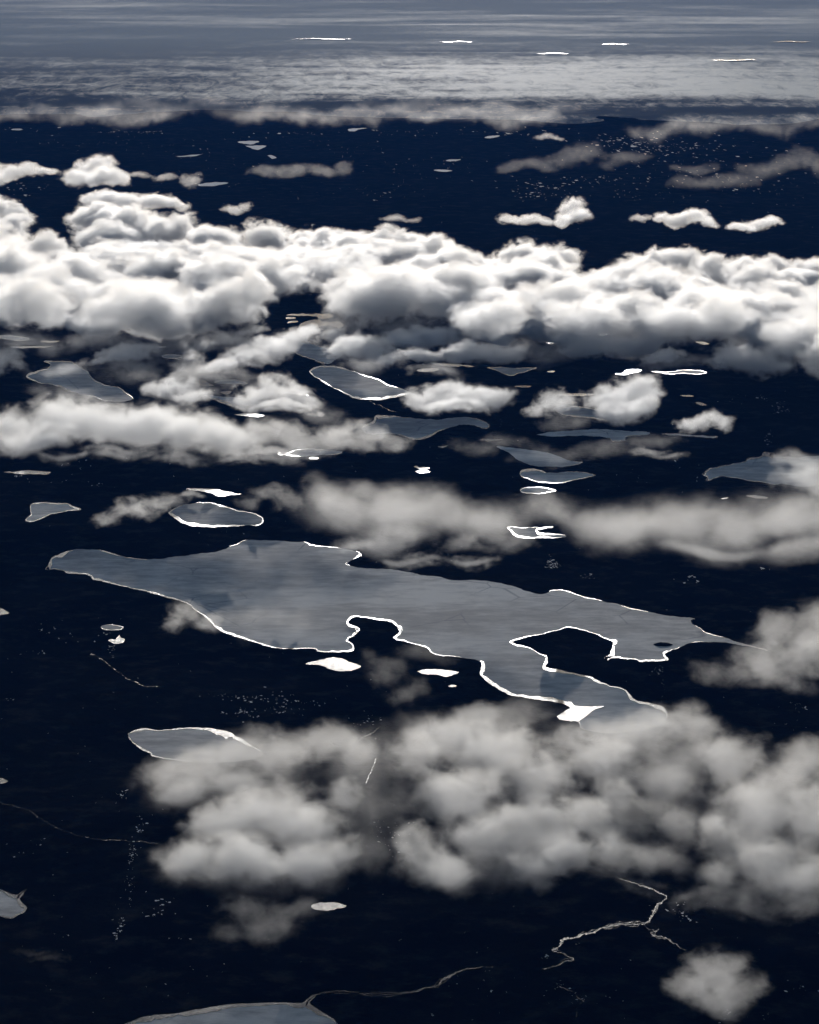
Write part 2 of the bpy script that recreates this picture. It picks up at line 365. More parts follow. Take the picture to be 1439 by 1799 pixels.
def land_h(X, Y):
    X = np.asarray(X, float); Y = np.asarray(Y, float)
    d = np.array([kd_l.find((x, y, 0))[2] for x, y in zip(X.ravel(), Y.ravel())]).reshape(X.shape)
    f = np.clip((d - 260) / 1800, 0, 1); f = f * f * (3 - 2 * f)
    h = 330 * np.clip(fbm(X / 5200 + 3, Y / 5200 + 9, 5, .5) - .36, 0, 1) + 40 * fbm(X / 900, Y / 900, 3)
    far = np.clip((Y - 70000) / 30000, 0, 1)
    h = h * (1 - .55 * far)
    h = h + 1500 * np.clip(fbm(X / 6500 + 21, Y / 9000 + 4, 5, .55) - .46, 0, 1) * np.exp(-((Y - 106500) / 4200) ** 2)
    return -4 + f * h


def axis(lo, hi, c, fine, grow):
    out = [c]; s = fine; x = c
    while x < hi:
        x += s; s = max(fine, abs(x - c) * grow); out.append(min(x, hi))
    left = []; s = fine; x = c
    while x > lo:
        x -= s; s = max(fine, abs(x - c) * grow); left.append(max(x, lo))
    return np.array(sorted(set(left + out)))


def grid(name, xs, ys, zf, mat):
    X, Y = np.meshgrid(xs, ys)
    Z = zf(X, Y)
    n, m = len(xs), len(ys)
    i = np.arange(n * m).reshape(m, n)
    fs = np.stack([i[:-1, :-1], i[:-1, 1:], i[1:, 1:], i[1:, :-1]], -1).reshape(-1, 4)
    return mesh_obj(name, np.stack([X, Y, Z], -1).reshape(-1, 3).tolist(), fs.tolist(), mat, smooth=True)


g = NT('dark_tundra')
gp = g.pos()
gc = g.mix(g.ss(g.noise(gp, 2600, 6, .6), .35, .7), (.0022, .0022, .0026), (.0075, .0072, .0072))
gc = g.mix(g.ss(g.noise(gp, 420, 5, .65, (4, 1, 2)), .48, .70), gc, (.020, .0180, .0165))
tundra = g.pbr(gc, .95, 0.0, g.bump(g.noise(gp, 300, 4), 1.0, 90))
xs = axis(-260000, 260000, 0, 260, .035)
ys = np.concatenate([np.arange(-6000, 22000, 2000), np.arange(22000, 60000, 240), np.arange(60000, 98000, 600), np.arange(98000, 118000, 400), np.geomspace(118000, 620000, 30)])
ground = grid('ground', xs, ys, land_h, tundra)
tag(ground, kind='structure')

# ---------------------------------------------------------------- the ice cap beyond the plain


def cap_h(X, Y):
    edge = 110500 + 6500 * (fbm(X / 7000 + 50, Y * 0 + 3, 5, .6) - .5) * 2
    t = np.clip((Y - edge) / 60000, -1, 6)
    z = 900 * (1 - np.exp(-np.clip(t, 0, 9) * 1.1)) + 95 * np.clip((Y - edge) / 1400, -1, 1)
    z += (130 * (fbm(X / 14000 + 8, Y / 9000 + 2, 4, .5) - .5)) * np.clip(t * 6, 0, 1)
    return z


ice = NT('ice_cap_snow')
ip = ice.pos()
sx = ice.n('ShaderNodeSeparateXYZ'); ice.l(ip, sx.inputs[0])
sheen_streaks = ice.mt('ADD', ice.mt('MULTIPLY', ice.noise(ip, 30000, 4, .55, (13.7, 2.2, 0), (.6, 1, 1), .3), .5), ice.mt('MULTIPLY', ice.noise(ip, 13000, 5, .6, (5, 31, 2), (1, 3.2, 1), .5), .5))  # long streaks of sheen, painted as paler colour besides the gloss
fine = ice.noise(ip, 700, 5, .75, (1, 1, 1), (1, .33, 1), .6)
sheen_band = ice.mt('MULTIPLY', ice.mt('MULTIPLY', ice.ss(sx.outputs[1], 115000, 119500), ice.ss(sx.outputs[1], 145000, 128000)), ice.ss(sx.outputs[0], -16000, 6000, .15, 1))  # bright gleaming band, stronger to the right, painted through the colour mask
k1 = ice.mt('ADD', ice.mt('ADD', sheen_streaks, ice.mt('MULTIPLY', sheen_band, .25)), ice.mt('MULTIPLY', ice.mt('SUBTRACT', fine, .5), ice.ss(sx.outputs[1], 150000, 124000, .12, .42)))
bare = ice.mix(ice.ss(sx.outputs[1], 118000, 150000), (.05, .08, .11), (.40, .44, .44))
icol = ice.mix(ice.ss(k1, .49, .74), bare, (.80, .74, .60))  # warm pale tone puts the streaks' sheen into the base colour
capb = ice.bump(ice.noise(ip, 800, 6, .7), .5, 60)
ice.l(ice.ss(sx.outputs[1], 150000, 114000, .08, .75), capb.node.inputs['Strength'])
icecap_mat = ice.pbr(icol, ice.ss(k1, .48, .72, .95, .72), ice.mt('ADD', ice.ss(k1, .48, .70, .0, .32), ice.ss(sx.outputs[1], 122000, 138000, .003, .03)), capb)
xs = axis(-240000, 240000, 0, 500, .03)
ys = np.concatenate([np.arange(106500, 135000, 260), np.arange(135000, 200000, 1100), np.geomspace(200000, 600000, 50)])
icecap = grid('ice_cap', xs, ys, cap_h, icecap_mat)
tag(icecap, kind='structure')


def cap_at(u, v):
    z = 300.0
    for _ in range(8):
        p, t = at(u, v, z)
        z = float(cap_h(np.array([p.x]), np.array([p.y]))[0])
    return at(u, v, z)

# ---------------------------------------------------------------- lake ice, open water
w_ = NT('open_water')
wp = w_.pos()
# small wind waves: slopes far finer than a pixel, steeper across the view direction (wind from the side)
wx = w_.noise(wp, 5, 1, .5, (0, 0, 0), (1, .4, 1))
wy = w_.noise(wp, 7, 1, .5, (31, 7, 0), (1, 1, 1))
wc = w_.n('ShaderNodeCombineXYZ')
w_.l(w_.mt('MULTIPLY', w_.mt('SUBTRACT', wx, .5), 1.5), wc.inputs[0])
w_.l(w_.mt('MULTIPLY', w_.mt('SUBTRACT', wy, .5), .15), wc.inputs[1])
wc.inputs[2].default_value = 1
water_mat = w_.pbr((.012, .016, .02), .2, .16, w_.vm('NORMALIZE', wc.outputs[0]), 1.34)
s_ = NT('old_snow')
snow_mat = s_.pbr((.66, .64, .62), .8, .1)
i_ = NT('lake_ice')
ip = i_.pos()
n1 = i_.noise(ip, 2600, 6, .6, (2, 5, 1), (.5, 1, 1), .6)
n2 = i_.noise(ip, 260, 5, .7, (7, 1, 3), (.5, 1, 1))
kk = i_.mt('ADD', i_.mt('MULTIPLY', n1, .5), i_.mt('MULTIPLY', n2, .5))
ic = i_.mix(i_.ss(kk, .38, .62), (.36, .33, .305), (.76, .70, .63))
cr = i_.n('ShaderNodeTexVoronoi', feature='DISTANCE_TO_EDGE')
cr.inputs['Scale'].default_value = 1
i_.l(i_.vm('MULTIPLY_ADD', ip, (1 / 900, 1 / 900, 0), i_.vm('MULTIPLY', i_.n('ShaderNodeTexNoise').outputs[1], 0.0)), cr.inputs['Vector'])
crm = i_.mt('MULTIPLY', i_.ss(cr.outputs[0], .02, .0), i_.ss(i_.noise(ip, 1700, 3, .5, (9, 9, 9)), .5, .6))
ic = i_.mix(i_.mt('MULTIPLY', crm, .55), ic, (.09, .1, .13))
ice_mat = i_.pbr(ic, .8, .1, i_.bump(n2, .4, 6))


def refine(pts, closed=True, passes=2, jit=.35, rnd=None):
    """round a hand-traced line a little and give it a ragged natural edge; pts = (u, v, width)"""
    for k in range(passes):
        out = []
        n = len(pts)
        for i in range(n if closed else n - 1):
            a = pts[i]; b = pts[(i + 1) % n]
            pa = pts[i - 1] if (closed or i) else a
            nb = pts[(i + 2) % n] if (closed or i + 2 < n) else b
            out.append(a)
            L = math.hypot(b[0] - a[0], b[1] - a[1])
            m = [(-pa[q] + 9 * a[q] + 9 * b[q] - nb[q]) / 16 for q in range(2)]
            j = min(jit * (1.0 if k else 1.4), L * (.10 if closed else .16))
            out.append((m[0] + rnd.uniform(-j, j), m[1] + rnd.uniform(-j, j) * .7, (a[2] + b[2]) / 2))
        if not closed: out.append(pts[-1])
        pts = out
    return pts


def area2(p): return sum(p[i][0] * p[(i + 1) % len(p)][1] - p[(i + 1) % len(p)][0] * p[i][1] for i in range(len(p)))


def G(u, v, z): return at(u, v, 0)[0] + Vector((0, 0, z))


for li, (nm, lb, ct, kd, ol) in enumerate(LAKES):
    rnd = random.Random(100 + li)
    pts = [(p[0], p[1], (p[2] if len(p) > 2 else 0)) for p in ol]
    if area2(pts) > 0: pts = pts[::-1]                 # one winding for all
    size = max(p[0] for p in pts) - min(p[0] for p in pts)
    rp = refine(pts, True, 3 if size > 60 else 2, min(.9, size / 60), rnd)
    cu = sum(p[0] for p in rp) / len(rp); cv = sum(p[1] for p in rp) / len(rp)
    org = G(cu, cv, 0)
    if kd == 'water':
        o = mesh_obj(nm, [G(p[0], p[1], 2) for p in rp], [tuple(range(len(rp)))], snow_mat if cv < 335 else water_mat, None, org, tri=True)
        tag(o, lb, ct, 'open ponds and lakes on the tundra')
        continue
    root = empty(nm, org)
    tag(root, lb, ct, 'frozen lakes on the tundra')
    mesh_obj('ice_sheet', [G(p[0], p[1], 1.5) for p in rp], [tuple(range(len(rp)))], ice_mat, root, org, tri=True)
    V = []; Fc = []; n = len(rp)
    ph = rnd.uniform(0, 9)
    inner = []
    for i, p in enumerate(rp):
        a = rp[i - 3]; b = rp[(i + 3) % n]
        dx, dy = b[0] - a[0], b[1] - a[1]; L = math.hypot(dx, dy) or 1
        nx, ny = dy / L, -dx / L
        w = p[2] * .85 * (.35 + 1.1 * vnoise(np.array([i * .23 + ph]), np.array([ph]))[0] + .3 * (vnoise(np.array([i * .8 + ph]), np.array([ph + 3]))[0] - .5)) + (rnd.uniform(-.25, .25) if p[2] > 1 else 0)
        if p[2] < 2.6: w *= float(np.clip((vnoise(np.array([i * .09 + ph]), np.array([ph + 9]))[0] - .12) * 4, 0, 1.1))
        w = max(0, w)
        ox = rnd.uniform(-.1, .1) + p[0]; oy = p[1]
        inner.append((ox + nx * w, oy + ny * w, w))
        V.append(G(ox - nx * .25 * (w > 0), oy - ny * .25 * (w > 0), 4)); V.append(G(inner[-1][0], inner[-1][1], 4))
    for i in range(n):
        j = (i + 1) % n
        if inner[i][2] > .12 or inner[j][2] > .12:
            Fc.append((2 * i, 2 * j, 2 * j + 1, 2 * i + 1))
    if li == 0:                                   # wide open corner where the lake drains
        patch = refine([(a_, b_, 0) for a_, b_ in ((979,1260),(990,1252),(1000,1246),(1008,1240),(1030,1242),(1062,1241),(1046,1247),(1036,1254),(1018,1267),(1003,1266),(991,1266))], True, 2, .6, rnd)
        Fc.append(tuple(range(len(V), len(V) + len(patch)))[::-1])
        V += [G(p[0], p[1], 6) for p in patch]
    o = mesh_obj('open_water', V, Fc, water_mat, root, org)
    bm = bmesh.new(); bm.from_mesh(o.data)
    for f in bm.faces:
        f.normal_update()
        if f.normal.z < 0: f.normal_flip()
    bmesh.ops.delete(bm, geom=[v for v in bm.verts if not v.link_faces], context='VERTS')
    bm.to_mesh(o.data); bm.free()

# dark islet in the largest lake
rnd = random.Random(4)
ring = [(1148, 1133), (1153, 1130.8), (1163, 1130.3), (1174, 1131), (1182, 1133), (1178, 1135), (1168, 1136), (1156, 1135.6)]
ringr = refine([(a, b, 0) for a, b in ring], True, 2, .3, rnd)
c = G(1165, 1133, 0)
V = [G(p[0], p[1], 4.5) for p in ringr] + [G(1165 + (p[0] - 1165) * .6, 1133 + (p[1] - 1133) * .6, 22 + rnd.uniform(-4, 4)) for p in ringr] + [G(1165, 1133, 30)]
n = len(ringr)
Fc = [(i, (i + 1) % n, n + (i + 1) % n, n + i) for i in range(n)] + [(n + i, n + (i + 1) % n, 2 * n) for i in range(n)]
tag(mesh_obj('island', V, Fc, tundra, None, c), 'small dark rocky islet near the right end of the largest frozen lake', 'island')

# ---------------------------------------------------------------- streams draped on the land
STREAMS = [
 ('pale braided stream winding down the lower right between two clouds', [(1075,1541,1),(1098,1548,2),(1112,1552,3),(1125,1558,3),(1135,1561,3.5),(1150,1566,4),(1157,1570,5),(1163,1572,4),(1171,1577,4),(1165,1584,4),(1155,1590,7),(1150,1600,8),(1147,1608,6),(1142,1617,8),(1136,1622,5),(1125,1624,3.5),(1108,1625,3),(1090,1625,3.5),(1075,1629,3),(1062,1632,3),(1050,1636,4),(1038,1641,7),(1020,1645,7),(1003,1650,6),(990,1652,8),(986,1658,8),(982,1665,8),(975,1669,5),(970,1671,3.5),(980,1675,3.5),(992,1677,4),(998,1682,5),(1007,1685,4),(998,1689,5),(985,1695,6),(970,1700,3),(950,1704,1)]),
 ('thin side stream running right from the braided stream to the small round cloud', [(1132,1626,2),(1140,1633,2),(1150,1636,2),(1157,1634,1),(1150,1642,2),(1145,1644,2.5),(1160,1647,3),(1170,1650,3.5),(1178,1657,5),(1190,1663,3),(1205,1671,1.5)]),
 ('pale stream leaving the bottom lake towards the right', [(543,1757,3),(552,1750,4),(560,1749,2.5),(575,1746,1.4),(600,1744,1.4),(618,1745,2),(640,1749,1),(680,1749,1),(705,1746,1.4),(728,1743,4),(745,1738,5),(758,1736,4),(768,1733,2.5),(775,1725,5),(786,1719,9),(798,1713,6),(812,1706,3),(830,1702,3),(848,1699,2),(866,1699,1)]),
 ('short outflow stream from the near tip of the dark grey lake under the ridge', [(649,703,1.5),(655,708,2),(665,712,2.2),(672,716,2),(682,720,2.5),(694,724,2),(700,725,1)]),
 ('short stream joining the cloudy lake to the dark grey lake under the ridge', [(553,632,3),(558,636,4),(566,640,3),(572,643,2)]),
 ('pale stream in the gap between the two near clouds', [(668,1276,1),(662,1281,3),(655,1288,5),(643,1293,5),(632,1300,4),(640,1305,1)]),
 ('faint short stream seen through a hole between the two near clouds', [(661,1330,1.5),(657,1345,2),(652,1358,2.5),(646,1370,3),(643,1380,2)]),
 ('faint thread of a stream below the ring-shaped frozen pond', [(160,1150,.6),(175,1158,1.5),(185,1165,1.5),(198,1176,1.2),(215,1188,1),(232,1197,.8),(280,1206,.5)]),
 ('faint thread of a stream on the dark lower left plain', [(0,1411,.7),(20,1417,1),(40,1423,1),(58,1432,.8),(90,1450,.6),(140,1468,.6),(190,1475,.9),(240,1478,.9),(280,1482,.6)]),
 ('dotted thread of a stream running down to the bottom edge right of centre', [(972,1728,2),(980,1732,1.5),(992,1738,3),(1002,1742,1.5),(1012,1750,1.5),(1020,1757,2.5),(1025,1761,1),(1015,1770,.8),(1013,1785,.8),(1018,1799,.6)]),
]
for si, (lb, ol) in enumerate(STREAMS):
    rnd = random.Random(300 + si)
    rp = refine(ol, False, 4, 1.5, rnd)
    X = []; n = len(rp)
    for i, p in enumerate(rp):
        a = rp[max(0, i - 1)]; b = rp[min(n - 1, i + 1)]
        dx, dy = b[0] - a[0], b[1] - a[1]; L = math.hypot(dx, dy) or 1
        w = max(.1, p[2] * (.15 + 1.25 * vnoise(np.array([i * .8 + si * 31.0]), np.array([.5]))[0]) * rnd.uniform(.15, 1.25)) * .40
        if p[2] < 2.2 and vnoise(np.array([i * .3 + si * 7.7]), np.array([2.5]))[0] < .5: w = .04   # nearly dry stretches
        # width is taken mostly across the picture so that the channel keeps a real width on the ground
        nx, ny = dy / L, -dx / L
        X += [(p[0] + nx * w, p[1] + ny * w * .75), (p[0] - nx * w, p[1] - ny * w * .75)]
    W = [at(u, v)[0] for u, v in X]
    H = land_h(np.array([p.x for p in W]), np.array([p.y for p in W]))
    W = [at(u, v, float(h))[0] for (u, v), h in zip(X, H)]
    H = land_h(np.array([p.x for p in W]), np.array([p.y for p in W]))
    V = [(p.x, p.y, float(max(h, -2)) + 9) for p, h in zip(W, H)]
    Fc = [(2 * i, 2 * i + 1, 2 * i + 3, 2 * i + 2) for i in range(n - 1)]
    if n > 120 and si < 3:                       # side channels that leave the main bed and rejoin it
        for _ in range(n // 26):
            i0 = rnd.randrange(2, n - 60); ln = rnd.randrange(18, 50); sgn = rnd.choice((-1, 1)); amp = rnd.uniform(1.2, 4.5)
            prev = 2 * i0
            for j in range(1, ln):
                q = rp[i0 + j]; q2 = rp[i0 + j + 1]
                L = math.hypot(q2[0] - q[0], q2[1] - q[1]) or 1
                k = math.sin(math.pi * j / ln) * amp * sgn
                uu = q[0] + k * .6 + rnd.uniform(-.4, .4); vv = q[1] + k + rnd.uniform(-.3, .3); ww = rnd.uniform(.05, .35)
                if j == ln - 1:
                    Fc.append((prev, prev + 1, 2 * (i0 + ln) + 1, 2 * (i0 + ln))); break
                for s_i in (-1, 1):
                    p0 = at(uu + s_i * ww * .5, vv + s_i * ww)[0]; hh = float(land_h([p0.x], [p0.y])[0]); p0 = at(uu + s_i * ww * .5, vv + s_i * ww, hh)[0]
                    V.append((p0.x, p0.y, max(hh, -2) + 9.5))
                Fc.append((prev, prev + 1, len(V) - 1, len(V) - 2)); prev = len(V) - 2
    o = mesh_obj('stream', V, Fc, water_mat, None, V[0])
    bm = bmesh.new(); bm.from_mesh(o.data)
    bmesh.ops.triangulate(bm, faces=bm.faces[:])
    for f in bm.faces:
        f.normal_update()
        if f.normal.z < 0: f.normal_flip()
    bm.to_mesh(o.data); bm.free()
    tag(o, lb, 'stream', 'streams draining the tundra')

# ---------------------------------------------------------------- flecks of old snow and meltwater nobody could count
FLECKS = [(470,1228,55,9,34,2.2),(430,1255,22,7,22,2.0),(385,1222,30,3,9,1.6),(500,1248,22,8,14,1.8),(560,1236,25,4,6,1.8),(650,1262,20,8,8,2.2),(640,1290,22,10,9,1.8),
 (185,1120,22,6,12,2.2),(196,1142,6,9,8,2.2),(120,1120,40,8,6,1.8),(75,1105,14,12,6,1.4),(60,1150,40,6,4,1.6),(215,1400,8,5,8,2.4),(245,1450,8,12,9,3),(232,1500,8,16,24,1.8),(228,1560,6,24,20,1.3),(212,1625,8,18,16,2.0),(205,1645,4,10,8,1.8),
 (290,1590,16,14,10,3.2),(270,1610,12,6,6,2.4),(320,1652,16,2,3,2.2),(110,1645,16,4,2,2.4),(50,1470,40,30,6,2.0),(15,1230,16,4,3,2.2),(30,1700,60,40,3,1.2),(280,1740,120,20,5,1.2),
 (972,993,10,9,34,1.7),(1035,1015,12,4,12,1.5),(1215,1020,12,7,8,2.0),(1345,1002,14,2,3,2.2),(1155,1180,8,8,12,1.4),(1165,1210,3,20,6,1.2),(1400,1245,25,8,9,1.8),(1380,1270,20,12,6,1.4),
 (1370,718,9,9,16,2.0),(1333,697,20,5,7,1.6),(1300,705,30,4,5,1.4),(1350,765,5,14,14,1.3),(1385,722,4,6,4,1.5),(1190,815,8,10,5,1.2),(1130,845,90,12,8,1.2),(880,745,60,14,6,1.3),(130,820,30,9,6,2.0),(30,838,6,1,4,2.0),(165,850,10,4,4,2.2),(100,845,30,8,4,1.2),(400,940,120,6,3,1.0),
 (1205,1615,12,9,8,2.6),(1195,1600,25,12,10,1.6),(1225,1590,25,10,6,1.6),(960,1682,5,4,5,2.2),(985,1740,20,10,7,1.8),(1020,1755,12,7,5,1.8),(865,1742,2,2,2,3.5),(840,1720,60,20,5,1.2),(1060,1750,30,14,4,1.6),(760,1785,4,2,2,3.2),(1275,1785,8,10,8,2.2),(1400,1740,24,8,6,1.8),(690,1475,30,18,26,2.0),(660,1450,12,10,8,1.6),(950,1750,120,30,10,1.1),(1330,1790,60,8,4,1.4),
 (1100,250,60,14,55,2.6),(1180,262,90,16,70,2.6),(1240,300,120,24,60,2.3),(950,330,60,12,34,2.6),(930,345,40,6,16,2.4),(1050,318,70,8,26,2.2),(1150,345,90,12,20,1.8),(880,232,60,7,20,2.2),(1350,330,70,14,22,1.8),(760,300,80,20,26,2.0),
 (230,235,40,4,26,2.2),(170,248,60,10,16,1.6),(340,262,70,14,18,1.6),(590,262,90,18,24,1.6),(690,340,60,14,18,1.8),(480,236,80,4,12,2.2),(60,232,50,10,10,1.6),(400,290,60,14,10,1.6),(560,335,120,14,12,1.4),(700,233,90,5,16,2.0),(1330,365,90,8,8,1.6),(30,330,40,6,14,2.6),(20,345,40,3,6,3.4),(360,318,60,6,8,2.0)]
rnd = random.Random(77)
cen = []
for _ in range(420):                                # lone flecks anywhere on the tundra
    u = rnd.uniform(-20, 1460); v = rnd.uniform(225, 1790)
    cen.append((u, v, rnd.uniform(.35, 1.0) * (1 if v < 900 else 1.2), rnd.uniform(-.5, .3), rnd.uniform(.2, .5)))
for (cu, cv, su, sv, n, sz) in FLECKS:
    for _ in range(int(n * 1.5)):
        u = rnd.gauss(cu, su * .7); v = rnd.gauss(cv, sv * .7)
        s = sz * math.exp(rnd.gauss(-.6, .5))
        cen.append((u, v, s, rnd.uniform(-.35, .1) if v < 800 else rnd.uniform(-.7, .5), rnd.uniform(.22, .5) if v > 800 else rnd.uniform(.13, .3)))
W = [at(u, v)[0] for u, v, *_ in cen]
H = land_h([p.x for p in W], [p.y for p in W])
W = [at(cc[0], cc[1], float(h))[0] for cc, h in zip(cen, H)]
H = land_h([p.x for p in W], [p.y for p in W])
V = []; Fc = []
dist_lake = [kd_l.find((p.x, p.y, 0))[2] for p in W]
for (u, v, s, tilt, asp), p, h, dl in zip(cen, W, H, dist_lake):
    if dl < 130: continue
    t = math.hypot(p.y, CAMH)
    m = rnd.choice((5, 6, 7, 8)); b0 = len(V)
    sd = CAMH / t
    for k in range(m):
        an = 2 * math.pi * k / m + rnd.uniform(-.3, .3); r = s * t / F * rnd.uniform(.55, 1.25)
        lx = math.cos(an) * r; ly = math.sin(an) * r * asp
        x = lx * math.cos(tilt) - ly * math.sin(tilt); y = lx * math.sin(tilt) + ly * math.cos(tilt)
        V.append((p.x + x, p.y + y / sd, float(h) + 8 + t * 1e-4))
    Fc.append(tuple(range(b0, b0 + m)))
tag(mesh_obj('snow_patches', V, Fc, snow_mat, tri=True), 'scattered small flecks of old snow and meltwater on the dark tundra', 'snow patches', kind='stuff')

# ---------------------------------------------------------------- melt ponds lying on the ice cap
MELT = [('bright thin melt pond on the ice cap, longest one at far right', 1290,107,41,2.2),
 ('bright melt pond on the ice cap, upper one right of centre', 1080,78,26,1.5),
 ('bright melt pond on the ice cap below and left of the upper right one', 972,94.5,30,1.5),
 ('faint melt pond streak on the ice cap above the centre', 802,74,30,.9),
 ('thin melt pond streak on the ice cap left of centre', 565,69,55,.7),
 ('thin melt pond streak on the ice cap near the right edge', 1395,74,36,1.1)]
for k, (lb, u, v, ru, rv) in enumerate(MELT):
    rnd = random.Random(500 + k); pts = []
    for j in range(26):
        an = 2 * math.pi * j / 26
        pts.append(cap_at(u + math.cos(an) * ru * rnd.uniform(.8, 1.05), v + math.sin(an) * rv * rnd.uniform(.2, .75) + .9 * math.sin(u + 4 * math.cos(an)) * .8)[0])
    z = max(p.z for p in pts) + 18
    o = mesh_obj('melt_pond', [(p.x, p.y, z) for p in pts], [tuple(range(26))], water_mat, None, (pts[0].x, pts[0].y, z), tri=True)
    tag(o, lb, 'melt pond', 'melt ponds on the ice cap')

# ---------------------------------------------------------------- clouds: real volumes of droplets, each with its own shape
HULL = .3


def warp(p, A, k, ph):
    s = np.sin(p[..., [1, 2, 0]] * k + ph) * A
    return p + s + np.sin((p[..., [2, 0, 1]] + s) * k * 2.3 + ph * 1.7) * A * .45


def smax(a, b, k):
    h = np.maximum(k - np.abs(a - b), 0) / k
    return np.maximum(a, b) + h ** 3 * k / 6


def surface_nets(f, org, st):
    s = f > 0
    nx, ny, nz = f.shape
    acc = np.zeros((nx - 1, ny - 1, nz - 1, 3)); cnt = np.zeros((nx - 1, ny - 1, nz - 1))
    sl = lambda i, j, k: (slice(i, nx - 1 + i), slice(j, ny - 1 + j), slice(k, nz - 1 + k))
    for ax in range(3):
        oth = [q for q in range(3) if q != ax]
        for a in (0, 1):
            for b in (0, 1):
                o = [0, 0, 0]; o[oth[0]] = a; o[oth[1]] = b
                o2 = list(o); o2[ax] = 1
                f0 = f[sl(*o)]; f1 = f[sl(*o2)]; cr = (f0 > 0) != (f1 > 0)
                t = np.where(cr, f0 / np.where(cr, f0 - f1, 1), 0)
                cnt += cr
                for q in range(3): acc[..., q] += np.where(cr, (t if q == ax else o[q]), 0)
    act = cnt > 0
    idx = -np.ones(act.shape, int); idx[act] = np.arange(act.sum())
    ii = np.argwhere(act); v = (ii + acc[act] / cnt[act][:, None]) * st + org
    faces = []
    for ax in range(3):
        oth = [q for q in range(3) if q != ax]
        A0 = [slice(1, -1)] * 3; A0[ax] = slice(0, -1); A1 = list(A0); A1[ax] = slice(1, None)
        f0 = s[tuple(A0)]; f1 = s[tuple(A1)]
        e = np.argwhere(f0 != f1)
        if len(e) == 0: continue
        base = e.copy(); base[:, oth[0]] += 1; base[:, oth[1]] += 1
        up = f0[tuple(e.T)]

        def cell(a, b):
            q = base.copy(); q[:, oth[0]] -= a; q[:, oth[1]] -= b
            return idx[tuple(q.T)]
        quad = np.stack([cell(1, 1), cell(0, 1), cell(0, 0), cell(1, 0)], 1)
        flip = ~up if ax != 1 else up
        quad[flip] = quad[flip][:, ::-1]
        faces.append(quad)
    return v, np.concatenate(faces)


def field(p, L, A, k, ph, sm):
    q = warp(p, A, k, ph); d = None
    for (c, r) in L:
        di = 1 - np.sqrt((((q - np.array(c)) / np.array(r)) ** 2).sum(-1))
        d = di if d is None else smax(d, di, sm)
    return d


